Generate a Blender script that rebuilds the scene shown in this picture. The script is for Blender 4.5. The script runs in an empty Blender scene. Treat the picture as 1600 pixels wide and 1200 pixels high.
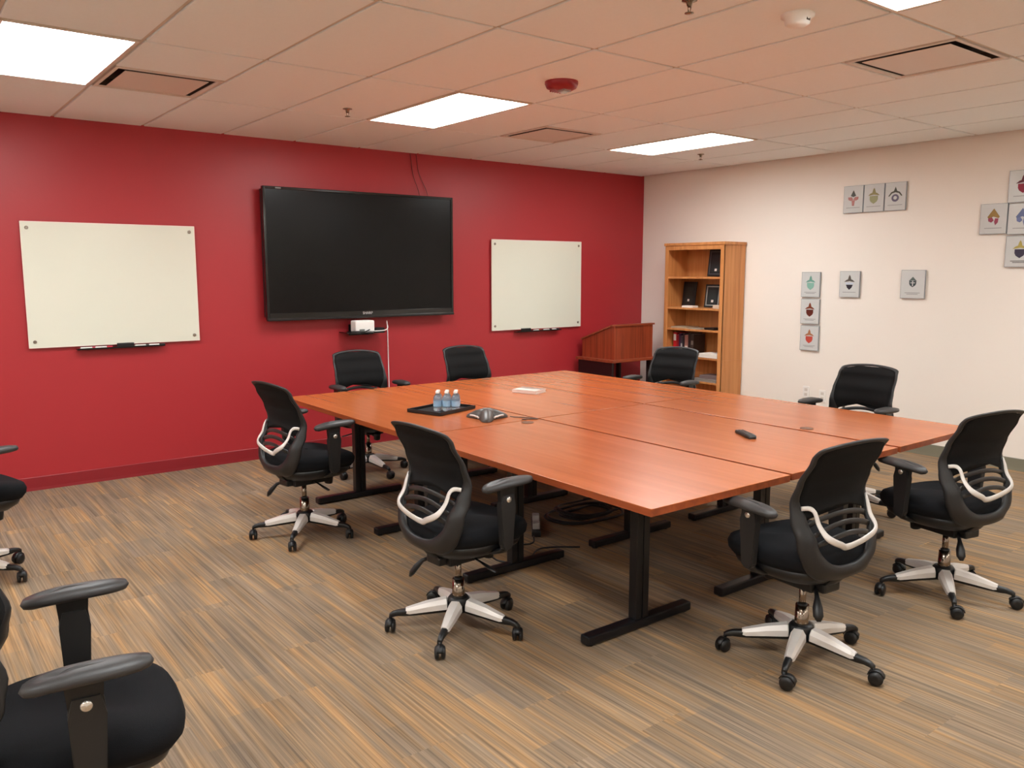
import bpy, bmesh, math, random
from mathutils import Vector, Matrix, Euler
random.seed(7)
C = bpy.context.scene.collection
PI = math.pi

# ---------------------------------------------------------------- camera, world, exposure
H = 2.707                                   # ceiling height
cam_d = bpy.data.cameras.new('camera'); cam = bpy.data.objects.new('camera', cam_d); C.objects.link(cam)
cam.location = (-7.278, -6.873, 1.603)
yaw, pitch = 0.6591, 0.1346
fw = Vector((math.sin(yaw)*math.cos(pitch), math.cos(yaw)*math.cos(pitch), -math.sin(pitch)))
cam.rotation_euler = fw.to_track_quat('-Z', 'Y').to_euler()
cam_d.sensor_width = 36; cam_d.lens = 1291.4/1600*36; cam_d.clip_start = .05
bpy.context.scene.camera = cam
w = bpy.data.worlds.new('world'); bpy.context.scene.world = w; w.use_nodes = True
w.node_tree.nodes['Background'].inputs[0].default_value = (1, .9, .8, 1)
w.node_tree.nodes['Background'].inputs[1].default_value = 0.0
vs = bpy.context.scene.view_settings
vs.view_transform = 'Standard'; vs.look = 'None'; vs.gamma = 1; vs.use_curve_mapping = False
vs.exposure = 0.0
LIGHT = 23.0                                  # radiance of the troffer diffusers
LIGHT_COL = (0.98, 1.03, 1.04)

# ---------------------------------------------------------------- materials
MATS = {}
def srgb(c):
    return tuple(((v/255)/12.92 if v/255 <= .04045 else ((v/255+.055)/1.055)**2.4) for v in c) + (1,)
def mat(name, col, rough=.5, metal=0, spec=.5, coat=0, noise=0, nscale=20, bump=0, bscale=200, emit=None, estr=0, trans=0, lin=False):
    if name in MATS: return MATS[name]
    m = bpy.data.materials.new(name); m.use_nodes = True; nt = m.node_tree; b = nt.nodes['Principled BSDF']
    c = tuple(col)+(1,) if lin else srgb(col)
    b.inputs['Base Color'].default_value = c
    b.inputs['Roughness'].default_value = rough; b.inputs['Metallic'].default_value = metal
    b.inputs['Specular IOR Level'].default_value = spec
    b.inputs['Coat Weight'].default_value = coat
    b.inputs['Transmission Weight'].default_value = trans
    tc = nt.nodes.new('ShaderNodeTexCoord')
    if noise:
        n = nt.nodes.new('ShaderNodeTexNoise'); n.inputs['Scale'].default_value = nscale; n.inputs['Detail'].default_value = 4
        nt.links.new(tc.outputs['Object'], n.inputs['Vector'])
        r = nt.nodes.new('ShaderNodeMapRange'); r.inputs['To Min'].default_value = 1-noise; r.inputs['To Max'].default_value = 1+noise
        nt.links.new(n.outputs['Fac'], r.inputs['Value'])
        h = nt.nodes.new('ShaderNodeHueSaturation'); h.inputs['Color'].default_value = c
        nt.links.new(r.outputs['Result'], h.inputs['Value']); nt.links.new(h.outputs['Color'], b.inputs['Base Color'])
    if bump:
        n = nt.nodes.new('ShaderNodeTexNoise'); n.inputs['Scale'].default_value = bscale; n.inputs['Detail'].default_value = 3
        nt.links.new(tc.outputs['Object'], n.inputs['Vector'])
        bp = nt.nodes.new('ShaderNodeBump'); bp.inputs['Strength'].default_value = bump; bp.inputs['Distance'].default_value = .002
        nt.links.new(n.outputs['Fac'], bp.inputs['Height']); nt.links.new(bp.outputs['Normal'], b.inputs['Normal'])
    if emit:
        b.inputs['Emission Color'].default_value = tuple(emit)+(1,); b.inputs['Emission Strength'].default_value = estr
    MATS[name] = m; return m

def wood(name, dark, mid, light, axis='Y', rough=.35, scale=1.0, coat=0, spec=.5, lo=.3):
    m = bpy.data.materials.new(name); m.use_nodes = True; nt = m.node_tree; b = nt.nodes['Principled BSDF']; L = nt.links.new
    tc = nt.nodes.new('ShaderNodeTexCoord'); mp = nt.nodes.new('ShaderNodeMapping')
    s = {'X': (1.2, 26, 26), 'Y': (26, 1.2, 26), 'Z': (26, 26, 1.2)}[axis]
    mp.inputs['Scale'].default_value = tuple(v*scale for v in s)
    oi = nt.nodes.new('ShaderNodeObjectInfo'); ad = nt.nodes.new('ShaderNodeVectorMath'); ad.operation = 'MULTIPLY_ADD'
    L(oi.outputs['Random'], ad.inputs[0]); ad.inputs[1].default_value = (37, 53, 11); L(tc.outputs['Object'], ad.inputs[2])
    L(ad.outputs[0], mp.inputs['Vector'])
    n = nt.nodes.new('ShaderNodeTexNoise'); n.inputs['Scale'].default_value = 1; n.inputs['Detail'].default_value = 7; n.inputs['Roughness'].default_value = .65; n.inputs['Distortion'].default_value = .5
    L(mp.outputs[0], n.inputs['Vector'])
    r = nt.nodes.new('ShaderNodeValToRGB'); e = r.color_ramp.elements
    e[0].position = lo; e[0].color = srgb(dark); e[1].position = .72; e[1].color = srgb(light)
    k = e.new(.52); k.color = srgb(mid)
    L(n.outputs['Fac'], r.inputs['Fac']); L(r.outputs['Color'], b.inputs['Base Color'])
    b.inputs['Roughness'].default_value = rough; b.inputs['Coat Weight'].default_value = coat; b.inputs['Specular IOR Level'].default_value = spec
    b.inputs['Coat Roughness'].default_value = .15
    MATS[name] = m; return m

def carpet_mat():
    m = bpy.data.materials.new('carpet_planks'); m.use_nodes = True; nt = m.node_tree; b = nt.nodes['Principled BSDF']; L = nt.links.new
    def N(t): return nt.nodes.new(t)
    tc = N('ShaderNodeTexCoord')
    sw = N('ShaderNodeMapping'); sw.inputs['Rotation'].default_value = (0, 0, PI/2)     # planks run along world Y
    L(tc.outputs['Object'], sw.inputs['Vector'])
    br = N('ShaderNodeTexBrick'); br.inputs['Scale'].default_value = 1; br.inputs['Brick Width'].default_value = 1.0; br.inputs['Row Height'].default_value = .25
    br.inputs['Mortar Size'].default_value = .0; br.offset = .37; br.inputs['Bias'].default_value = 0
    br.inputs['Color1'].default_value = (0, 0, 0, 1); br.inputs['Color2'].default_value = (1, 1, 1, 1); br.inputs['Mortar'].default_value = (.5, .5, .5, 1)
    L(sw.outputs[0], br.inputs['Vector'])
    # per plank shift of the streak pattern
    sh = N('ShaderNodeVectorMath'); sh.operation = 'MULTIPLY_ADD'; L(br.outputs['Color'], sh.inputs[0]); sh.inputs[1].default_value = (3.1, 7.7, 0); L(tc.outputs['Object'], sh.inputs[2])
    def streak(sx, sy, det, rgh):
        mp = N('ShaderNodeMapping'); mp.inputs['Scale'].default_value = (sx, sy, 1); L(sh.outputs[0], mp.inputs['Vector'])
        n = N('ShaderNodeTexNoise'); n.inputs['Scale'].default_value = 1; n.inputs['Detail'].default_value = det; n.inputs['Roughness'].default_value = rgh
        L(mp.outputs[0], n.inputs['Vector']); return n
    fine = streak(95, .9, 3, .7); mid = streak(26, 1.3, 3, .55); big = streak(4.5, 1.4, 2, .5)
    # hue choice: grey-taupe to golden, changed in short narrow blocks
    b2 = N('ShaderNodeTexBrick'); b2.inputs['Scale'].default_value = 1; b2.inputs['Brick Width'].default_value = .42; b2.inputs['Row Height'].default_value = .125
    b2.inputs['Mortar Size'].default_value = 0; b2.offset = .43; b2.offset_frequency = 3; b2.inputs['Color1'].default_value = (0, 0, 0, 1); b2.inputs['Color2'].default_value = (1, 1, 1, 1)
    L(sw.outputs[0], b2.inputs['Vector'])
    blk = N('ShaderNodeMath'); blk.operation = 'MULTIPLY_ADD'; L(b2.outputs['Color'], blk.inputs[0]); blk.inputs[1].default_value = .20
    mixv = N('ShaderNodeMath'); mixv.operation = 'MULTIPLY_ADD'; L(br.outputs['Color'], mixv.inputs[0]); mixv.inputs[1].default_value = .08; L(mid.outputs['Fac'], blk.inputs[2]); L(blk.outputs[0], mixv.inputs[2])
    ramp = N('ShaderNodeValToRGB'); e = ramp.color_ramp.elements
    e[0].position = .40; e[0].color = srgb((130, 114, 98)); e[1].position = .84; e[1].color = srgb((168, 132, 94))
    k = e.new(.60); k.color = srgb((139, 119, 98)); k = e.new(.72); k.color = srgb((150, 124, 96))
    L(mixv.outputs[0], ramp.inputs['Fac'])
    fr = N('ShaderNodeMapRange'); fr.inputs['From Min'].default_value = .3; fr.inputs['From Max'].default_value = .7; fr.inputs['To Min'].default_value = .58; fr.inputs['To Max'].default_value = 1.38
    L(fine.outputs['Fac'], fr.inputs['Value'])
    bg = N('ShaderNodeMapRange'); bg.inputs['From Min'].default_value = .3; bg.inputs['From Max'].default_value = .7; bg.inputs['To Min'].default_value = .88; bg.inputs['To Max'].default_value = 1.10
    L(big.outputs['Fac'], bg.inputs['Value'])
    mul = N('ShaderNodeMath'); mul.operation = 'MULTIPLY'; L(fr.outputs[0], mul.inputs[0]); L(bg.outputs[0], mul.inputs[1])
    hs = N('ShaderNodeHueSaturation'); L(ramp.outputs['Color'], hs.inputs['Color']); L(mul.outputs[0], hs.inputs['Value'])
    L(hs.outputs['Color'], b.inputs['Base Color'])
    b.inputs['Roughness'].default_value = .95; b.inputs['Specular IOR Level'].default_value = .15
    pile = N('ShaderNodeTexNoise'); pile.inputs['Scale'].default_value = 350; L(tc.outputs['Object'], pile.inputs['Vector'])
    bp = N('ShaderNodeBump'); bp.inputs['Strength'].default_value = .5; bp.inputs['Distance'].default_value = .003
    L(pile.outputs['Fac'], bp.inputs['Height']); L(bp.outputs['Normal'], b.inputs['Normal'])
    return m

M_red = mat('red_wall_paint', (172, 44, 50), .42, spec=.45, bump=.12, bscale=160)
M_white = mat('cream_wall_paint', (244, 235, 225), .6, spec=.3, bump=.10, bscale=160)
M_redbase = mat('red_vinyl_base', (140, 28, 36), .45)
M_greybase = mat('grey_green_vinyl_base', (128, 124, 106), .5)
M_carpet = carpet_mat()
M_tile = mat('mineral_ceiling_tile', (246, 250, 250), .9, spec=.1, bump=.35, bscale=90, noise=.02, nscale=60)
M_grid = mat('ceiling_grid_metal', (216, 206, 192), .55)
M_slot = mat('ceiling_reveal', (120, 96, 80), .9)
M_diff = mat('light_diffuser', (255, 250, 240), .5, emit=LIGHT_COL, estr=LIGHT)
M_frame_w = mat('light_frame_enamel', (225, 212, 195), .4)
M_vent = mat('vent_enamel', (224, 212, 200), .45)
M_ventdark = mat('vent_throat_shade', (66, 54, 48), .9)  # shade inside the vent gaps, set as a dark colour
M_table = wood('cherry_laminate', (158, 82, 40), (181, 97, 49), (193, 108, 58), 'Y', rough=.27, coat=.12, scale=.6, lo=.14)
M_edge = wood('cherry_edge_band', (120, 52, 22), (150, 70, 32), (168, 84, 42), 'Y', rough=.4)
M_oak = wood('honey_oak_veneer', (178, 112, 58), (202, 134, 76), (216, 150, 92), 'Z', rough=.45, scale=.9)
M_maho = wood('mahogany_veneer', (106, 40, 22), (146, 60, 34), (166, 76, 44), 'Z', rough=.38, scale=.8)
M_mahox = wood('mahogany_veneer_long', (106, 46, 28), (146, 66, 40), (166, 80, 50), 'X', rough=.35, scale=.8)
M_darkpanel = mat('dark_stand_panel', (34, 20, 22), .4)
M_blk = mat('black_powder_coat', (16, 16, 20), .38, bump=.1, bscale=400)
M_plastic = mat('black_plastic', (20, 20, 21), .42, spec=.5)
M_shell = mat('charcoal_plastic_shell', (30, 29, 29), .48, spec=.5)
M_pad = mat('grey_black_arm_pad', (52, 50, 50), .45, bump=.15, bscale=500)
M_fabric = mat('black_seat_fabric', (17, 18, 21), .92, spec=.2, bump=.6, bscale=700)
M_mesh = mat('black_back_mesh', (15, 14, 14), .85, spec=.25, bump=.7, bscale=900)
M_slat = mat('grey_lumbar_slat', (44, 42, 42), .35)
M_silver = mat('satin_silver_plastic', (222, 215, 209), .32, metal=.15)
M_button = mat('bright_metal_button', (226, 220, 212), .2, metal=.8)
M_chrome = mat('polished_chrome', (150, 138, 126), .14, metal=1)
M_tvb = mat('tv_glossy_bezel', (9, 9, 10), .12, spec=.6)
M_tvs = mat('tv_screen_glass', (5, 5, 6), .25, spec=.25)
M_tvlip = mat('tv_lower_lip', (44, 42, 42), .2, metal=.4)
M_board = mat('white_glass_board', (226, 226, 210), .12, spec=.5, noise=.01, nscale=3)
M_boardedge = mat('frosted_board_edge', (240, 222, 210), .3)
M_stand = mat('brushed_standoff', (150, 140, 128), .3, metal=.9)
M_paper = mat('white_paper', (240, 232, 222), .7)
M_whitep = mat('white_plastic', (242, 238, 232), .4)
M_glassblk = mat('black_shelf_glass', (10, 10, 12), .08)
M_reddev = mat('red_alarm_plastic', (150, 22, 34), .35)
M_clear = mat('strobe_lens', (235, 225, 220), .08, trans=.6)
M_water = mat('clear_bottle_plastic', (225, 236, 245), .06, trans=.85)
M_label = mat('blue_bottle_label', (150, 186, 214), .4, noise=.3, nscale=30)
M_panelp = mat('silver_acrylic_plaque', (206, 208, 206), .12, spec=.6)
M_plqside = mat('plaque_edge', (150, 156, 160), .25)
def colmat(rgb): return mat('print_%02x%02x%02x' % rgb, rgb, .45)

# ---------------------------------------------------------------- mesh helpers
class MB:
    def __init__(s): s.bm = bmesh.new(); s.mats = []
    def mi(s, m):
        if m is None: return 0
        if m not in s.mats: s.mats.append(m)
        return s.mats.index(m)
    def face(s, pts, m=None, smooth=False):
        vs = [s.bm.verts.new(p) for p in pts]; f = s.bm.faces.new(vs); f.material_index = s.mi(m); f.smooth = smooth; return f
    def box(s, x0, x1, y0, y1, z0, z1, m=None, bev=0, M=None, seg=2):
        b = bmesh.new(); bmesh.ops.create_cube(b, size=1)
        for v in b.verts: v.co = Vector(((x0+x1)/2+v.co.x*(x1-x0), (y0+y1)/2+v.co.y*(y1-y0), (z0+z1)/2+v.co.z*(z1-z0)))
        if bev: bmesh.ops.bevel(b, geom=list(b.edges), offset=bev, segments=seg, affect='EDGES', profile=.6)
        s.merge(b, m, M, smooth=False)
    def merge(s, b, m=None, M=None, smooth=None):
        i = s.mi(m); mp = {}
        for v in b.verts: mp[v] = s.bm.verts.new((M @ v.co) if M else v.co)
        for f in b.faces:
            nf = s.bm.faces.new([mp[v] for v in f.verts]); nf.material_index = i
            nf.smooth = f.smooth if smooth is None else smooth
        b.free()
    def lathe(s, prof, m=None, seg=24, M=None, cap=True, smooth=True):
        b = bmesh.new(); rings = []
        for r, z in prof:
            rings.append([b.verts.new((r*math.cos(2*PI*k/seg), r*math.sin(2*PI*k/seg), z)) for k in range(seg)])
        for a, c in zip(rings, rings[1:]):
            for k in range(seg):
                f = b.faces.new((a[k], a[(k+1) % seg], c[(k+1) % seg], c[k])); f.smooth = smooth
        if cap: b.faces.new(rings[0][::-1]); b.faces.new(rings[-1])
        s.merge(b, m, M)
    def cyl(s, p0, p1, r0, r1=None, m=None, seg=16):
        p0 = Vector(p0); p1 = Vector(p1); d = p1-p0; q = d.to_track_quat('Z', 'Y').to_matrix().to_4x4(); q.translation = p0
        s.lathe([(r0, 0), (r0 if r1 is None else r1, d.length)], m, seg, q)
    def tube(s, pts, r, m=None, seg=8, ry=None, up=(0, 0, 1)):
        """sweep an ellipse (r across, ry along the up side) along points; r may be a list"""
        pts = [Vector(p) for p in pts]; n = len(pts); rr = r if isinstance(r, list) else [r]*n
        ryy = (ry if isinstance(ry, list) else [ry]*n) if ry else rr
        b = bmesh.new(); rings = []; up = Vector(up)
        for i, p in enumerate(pts):
            t = (pts[min(i+1, n-1)]-pts[max(i-1, 0)]).normalized()
            a = t.cross(up)
            if a.length < 1e-3: a = t.cross(Vector((1, 0, 0)))
            a.normalize(); c = a.cross(t).normalized()
            rings.append([b.verts.new(p+a*rr[i]*math.cos(2*PI*k/seg)+c*ryy[i]*math.sin(2*PI*k/seg)) for k in range(seg)])
        for a, c in zip(rings, rings[1:]):
            for k in range(seg):
                f = b.faces.new((a[k], a[(k+1) % seg], c[(k+1) % seg], c[k])); f.smooth = True
        b.faces.new(rings[0][::-1]); b.faces.new(rings[-1]); s.merge(b, m)
    def prism(s, poly, fn, d0, d1, m=None, smooth=False):
        """poly of (u,v), fn(u,v,d)->point, extruded between depths d0 and d1"""
        b = bmesh.new(); A = [b.verts.new(fn(u, v, d0)) for u, v in poly]; B = [b.verts.new(fn(u, v, d1)) for u, v in poly]; n = len(poly)
        b.faces.new(A[::-1]); b.faces.new(B)
        for k in range(n): b.faces.new((A[k], A[(k+1) % n], B[(k+1) % n], B[k])).smooth = smooth
        s.merge(b, m)
    def loft(s, rings, m=None, cap=True, smooth=True, closed=True):
        b = bmesh.new(); R = [[b.verts.new(p) for p in r] for r in rings]; n = len(R[0])
        for a, c in zip(R, R[1:]):
            for k in range(n if closed else n-1): b.faces.new((a[k], a[(k+1) % n], c[(k+1) % n], c[k])).smooth = smooth
        if cap and closed:
            b.faces.new(R[0][::-1]).smooth = False; b.faces.new(R[-1]).smooth = False
        s.merge(b, m)
    def build(s, name, m=None, parent=None, loc=None, rotz=0, subsurf=0, autosmooth=False):
        bmesh.ops.recalc_face_normals(s.bm, faces=list(s.bm.faces))
        me = bpy.data.meshes.new(name); s.bm.to_mesh(me); s.bm.free()
        if s.mats:
            for k in s.mats: me.materials.append(k)
        elif m: me.materials.append(m)
        o = bpy.data.objects.new(name, me); C.objects.link(o)
        if parent: o.parent = parent
        if loc: o.location = loc
        if rotz: o.rotation_euler = (0, 0, rotz)
        if subsurf:
            md = o.modifiers.new('subsurf', 'SUBSURF'); md.levels = subsurf; md.render_levels = subsurf
        return o
def thing(name, label, cat, loc=(0, 0, 0), rotz=0, group=None):
    o = bpy.data.objects.new(name, None); C.objects.link(o); o.empty_display_size = .1
    o.location = loc; o.rotation_euler = (0, 0, rotz); o['label'] = label; o['category'] = cat
    if group: o['group'] = group
    return o
def tag(o, label, cat, group=None, kind=None):
    o['label'] = label; o['category'] = cat
    if group: o['group'] = group
    if kind: o['kind'] = kind
    return o
def struct(o, label=None):
    o['kind'] = 'structure'
    if label: o['label'] = label
    return o
def catmull(P, n=8, closed=False):
    out = []; N = len(P)
    rng = range(N if closed else N-1)
    for i in rng:
        if closed: p = [Vector(P[(i+k-1) % N]) for k in range(4)]
        else: p = [Vector(P[max(0, min(N-1, i+k-1))]) for k in range(4)]
        for j in range(n):
            t = j/n
            out.append(.5*((2*p[1])+(-p[0]+p[2])*t+(2*p[0]-5*p[1]+4*p[2]-p[3])*t*t+(-p[0]+3*p[1]-3*p[2]+p[3])*t**3))
    if not closed: out.append(Vector(P[-1]))
    return out
def interp(tab, x):
    if x <= tab[0][0]: return tab[0][1]
    for (a, u), (b, v) in zip(tab, tab[1:]):
        if x <= b:
            t = (x-a)/(b-a); t = t*t*(3-2*t); return u+(v-u)*t
    return tab[-1][1]

# ---------------------------------------------------------------- room shell
XL, YB = -9.79, -9.0        # left wall and the wall behind the camera
o = MB(); o.box(XL-.1, .1, YB-.1, .1, -.1, 0); struct(o.build('floor', M_carpet))
o = MB(); o.box(XL-.1, .1, 0, .12, 0, H+.1); struct(o.build('wall_back', M_red))
o = MB(); o.box(0, .12, YB-.1, 0, 0, H+.1); struct(o.build('wall_right', M_white))
o = MB(); o.box(XL-.12, XL, YB-.1, 0, 0, H+.1); struct(o.build('wall_left', M_white))
o = MB(); o.box(XL, 0, YB-.12, YB, 0, H+.1); struct(o.build('wall_front', M_white))
def base_prof(d):  # cove base profile (distance from wall, height)
    return [(0, 0), (.008, 0), (.007, .012), (.006, .022), (.006, .098), (.003, .102), (0, .102)]
o = MB(); o.prism(base_prof(0), lambda u, v, d: Vector((d, -u, v)), XL, -.006); struct(o.build('baseboard_back', M_redbase))
o = MB(); o.prism(base_prof(0), lambda u, v, d: Vector((-u, d, v)), YB, -.015); struct(o.build('baseboard_right', M_greybase))
o = MB(); o.prism(base_prof(0), lambda u, v, d: Vector((XL+u, d, v)), YB+.015, -.015); struct(o.build('baseboard_left', M_greybase))
o = MB(); o.prism(base_prof(0), lambda u, v, d: Vector((d, YB+u, v)), XL+.015, -.015); struct(o.build('baseboard_front', M_greybase))

# ceiling: tegular tiles hung between narrow grid bars
T = .6096; A0 = -6.1295; B1 = -2.4857
def AX(i): return A0+i*T
def BY(j): return B1-(j-1)*2*T
LIGHTS = [(i, j) for i in (-5, -1, 3, 7) for j in (0, 3)] + [(i, 6) for i in (-5, -1, 3, 7) if BY(6) > YB]
VENTS = [(0, 0, 0), (5, 0, 0), (5, 2, 1)]      # column, row, 0 = far half of the tile, 1 = near half
tl = MB(); gr = MB()
bars_x = [AX(i) for i in range(-6, 11) if XL < AX(i) < 0]
bars_y = [BY(j) for j in range(0, 8) if YB < BY(j) < 0]
xs = [XL]+bars_x+[0]; ys = [YB]+sorted(bars_y)+[0]
hw = .0075; z0 = H
for a, b in zip(xs, xs[1:]):
    for c, d in zip(ys, ys[1:]):
        if b-a < .05 or d-c < .05: continue
        ci = round((a-A0)/T) if abs((a-A0)/T-round((a-A0)/T)) < .01 else None
        cj = None
        for j in range(0, 8):
            if abs(d-BY(j)) < .01: cj = j
        if ci is not None and (ci, cj) in LIGHTS: continue
        y1 = d; y0 = c
        if ci is not None and (ci, cj, 0) in VENTS: y1 = d-T
        if ci is not None and (ci, cj, 1) in VENTS: y0 = c+T
        g = .012
        tl.box(a+(g if a > XL else 0), b-(g if b < 0 else 0), y0+(g if c > YB else 0), y1-(g if y1 < 0 else 0), H, H+.016, M_tile, bev=.0015, seg=1)
tl.box(XL, 0, YB, 0, H+.09, H+.14, M_slot)
struct(tl.build('ceiling'))
for x in bars_x: gr.box(x-hw, x+hw, YB, 0, H+.006, H+.03)
for y in bars_y: gr.box(XL, 0, y-hw, y+hw, H+.006, H+.03)
for x in bars_x: gr.box(x-.0125, x+.0125, YB, 0, H+.012, H+.02)
for y in bars_y: gr.box(XL, 0, y-.0125, y+.0125, H+.012, H+.02)
for i, j, _ in VENTS: gr.box(AX(i), AX(i+1), BY(j)-T-.0125, BY(j)-T+.0125, H+.008, H+.02)
struct(gr.build('trim_1', M_grid))

# recessed light troffers
def troffer(i, j, label):
    x0, x1, y0, y1 = AX(i)+.012, AX(i+1)-.012, BY(j+1)+.012, BY(j)-.012
    cx, cy = (x0+x1)/2, (y0+y1)/2
    t = thing('ceiling_light', label, 'ceiling light', (cx, cy, H-.004), group='recessed fluorescent troffers')
    hx, hy = (x1-x0)/2, (y1-y0)/2; f = .018
    b = MB()
    for a in ((-hx, -hx+f, -hy, hy), (hx-f, hx, -hy, hy), (-hx+f, hx-f, -hy, -hy+f), (-hx+f, hx-f, hy-f, hy)): b.box(*a, 0, .05)
    b.box(-hx, hx, -hy, hy, .045, .06)
    b.build('frame', M_frame_w, t)
    d = MB(); d.box(-hx+f, hx-f, -hy+f, hy-f, .030, .036); d.build('diffuser', M_diff, t)
LL = {(-1, 0): 'bright fluorescent ceiling light cut by the left photo edge', (3, 0): 'bright fluorescent ceiling light above and right of the television',
      (7, 0): 'bright fluorescent ceiling light nearest the far corner and bookcase', (3, 3): 'bright fluorescent ceiling light cut by the top photo edge',
      }
for i, j in LIGHTS: troffer(i, j, LL.get((i, j), 'recessed fluorescent ceiling light outside the photo frame'))

def vent(i, j, half, label):
    cx, cy = AX(i)+T/2, BY(j)-T/2-half*T
    t = thing('ceiling_vent', label, 'air vent', (cx, cy, H), group='square ceiling air diffusers')
    h = T/2-.014; b = MB()
    # sloped throat ring, then the flat centre plate hanging just below the frame
    def ring(r, z): return [Vector((-r, -r, z)), Vector((r, -r, z)), Vector((r, r, z)), Vector((-r, r, z))]
    b.loft([ring(h, .03), ring(h, -.002), ring(h-.018, -.003), ring(h-.022, .001), ring(h-.024, .006)], M_vent, smooth=False, cap=False)
    b.loft([ring(h-.024, .006), ring(h-.026, .045), ring(h-.02, .06)], M_ventdark, smooth=False, cap=False)
    b.build('frame', None, t)
    b = MB(); b.box(-h+.022, h-.022, -h+.022, h-.022, .048, .056); b.build('throat', M_ventdark, t)
    b = MB(); b.loft([ring(h-.068, .0015), ring(h-.062, .0), ring(h-.064, -.003)], smooth=False)
    b.build('centre_plate', M_vent, t)
vent(0, 0, 0, 'square ceiling vent beside the leftmost fluorescent light')
vent(5, 0, 0, 'square ceiling vent between the two far fluorescent lights')
vent(5, 2, 1, 'square ceiling vent nearest the right photo edge, largest in view')

def sprinkler(x, y, label):
    b = MB(); b.lathe([(.032, 0), (.032, -.004), (.014, -.008), (.010, -.024), (.006, -.028)], M_chrome, 16)
    b.cyl((.011, 0, -.02), (.004, 0, -.05), .0022, m=M_chrome); b.cyl((-.011, 0, -.02), (-.004, 0, -.05), .0022, m=M_chrome)
    b.lathe([(.004, -.048), (.019, -.050), (.019, -.053), (.002, -.055)], M_chrome, 14)
    tag(b.build('fire_sprinkler', None, loc=(x, y, H)), label, 'sprinkler', 'ceiling sprinkler heads')
sprinkler(-4.59, -1.57, 'small sprinkler head left of the middle fluorescent light')
sprinkler(-.95, -1.617, 'small sprinkler head just beyond the light nearest the far corner')
sprinkler(-4.52, -4.50, 'sprinkler head at the top edge of the photo')
t = thing('fire_alarm', 'dark red round fire alarm on the ceiling', 'fire alarm', (-3.965, -3.07, H))
b = MB(); b.lathe([(.098, 0), (.098, -.014), (.088, -.036), (.06, -.05), (.0, -.052)], M_reddev, 36, cap=False); b.build('housing', None, t)
b = MB(); b.box(-.03, .03, -.055, .005, -.064, -.046, bev=.006); b.build('strobe_lens', M_clear, t)['label'] = 'clear strobe lens'
b = MB()
for k in range(5): b.box(-.04+k*.018, -.034+k*.018, .01, .06, -.052, -.044)
b.build('grille', M_reddev, t)
t = thing('smoke_detector', 'off-white round smoke detector on the ceiling', 'smoke detector', (-4.0, -4.66, H))
b = MB(); b.lathe([(.07, 0), (.07, -.012), (.056, -.018), (.052, -.04), (.036, -.05), (.0, -.052)], M_whitep, 32, cap=False); b.build('housing', None, t)
b = MB(); b.box(-.012, .012, -.054, -.047, -.034, -.022); b.build('sensor_slot', M_ventdark, t)

# ---------------------------------------------------------------- television
t = thing('television', 'very large black flat television mounted on the red wall', 'television', (-3.705, -.12, 1.203))
W2, HT = .938, 1.107
b = MB(); b.box(-W2, W2, .03, .075, .02, HT-.02, bev=.008); b.box(-W2+.25, W2-.25, .07, .10, .15, HT-.2, bev=.01); b.build('rear_housing', M_plastic, t)
b = MB(); f = .022
for a in ((-W2, -W2+f, 0, HT), (W2-f, W2, 0, HT), (-W2+f, W2-f, HT-f, HT), (-W2+f, W2-f, 0, .055)):
    b.box(a[0], a[1], 0, .04, a[2], a[3], bev=.004)
b.build('bezel', M_tvb, t)
b = MB(); b.box(-W2+f, W2-f, .008, .03, .055, HT-f); b.build('screen', M_tvs, t)
b = MB(); b.box(-W2, W2, -.008, .03, -.012, .012, bev=.005); b.build('lower_lip', M_tvlip, t)
b = MB(); b.box(-.83, -.78, -.0015, .0, HT-.018, HT-.005); b.build('sticker', mat('grey_sticker', (120, 116, 114), .5), t)
def text(body, size, m, name, parent, M, ext=.0008, align='CENTER'):
    cu = bpy.data.curves.new(name, 'FONT'); cu.body = body; cu.size = size; cu.extrude = ext; cu.align_x = align; cu.align_y = 'CENTER'
    tmp = bpy.data.objects.new(name+'_tmp', cu); C.objects.link(tmp)
    dg = bpy.context.evaluated_depsgraph_get(); me = bpy.data.meshes.new_from_object(tmp.evaluated_get(dg))
    bpy.data.objects.remove(tmp); me.name = name; me.materials.clear(); me.materials.append(m)
    o = bpy.data.objects.new(name, me); C.objects.link(o); me.transform(M); o.parent = parent; return o
text('SHARP', .034, mat('logo_silver', (190, 186, 186), .3, metal=.3), 'logo', t, Matrix.Translation((-.0, -.0015, .032)) @ Matrix.Rotation(PI/2, 4, 'X'))
b = MB(); b.box(-.3, .3, .095, .119, .3, .8); b.build('wall_mount', M_blk, t)

# wires above the television
for k, (xa, xb) in enumerate(((-3.10, -3.00), (-3.165, -3.09))):
    P = catmull([(xa, -.006, H-.002), (xa+.02, -.007, H-.15), ((xa+xb)/2, -.008, 2.48), (xb, -.02, 2.37), (xb, -.05, 2.295)], 5)
    b = MB(); b.tube(P, .0025, seg=6)
    tag(b.build('thin_wire', mat('dark_red_wire', (84, 24, 30), .5)), ['thin dark wire from ceiling to television top, right one of two', 'thin dark wire from ceiling to television top, left one of two'][k], 'wire', 'wires above the television')

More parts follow.
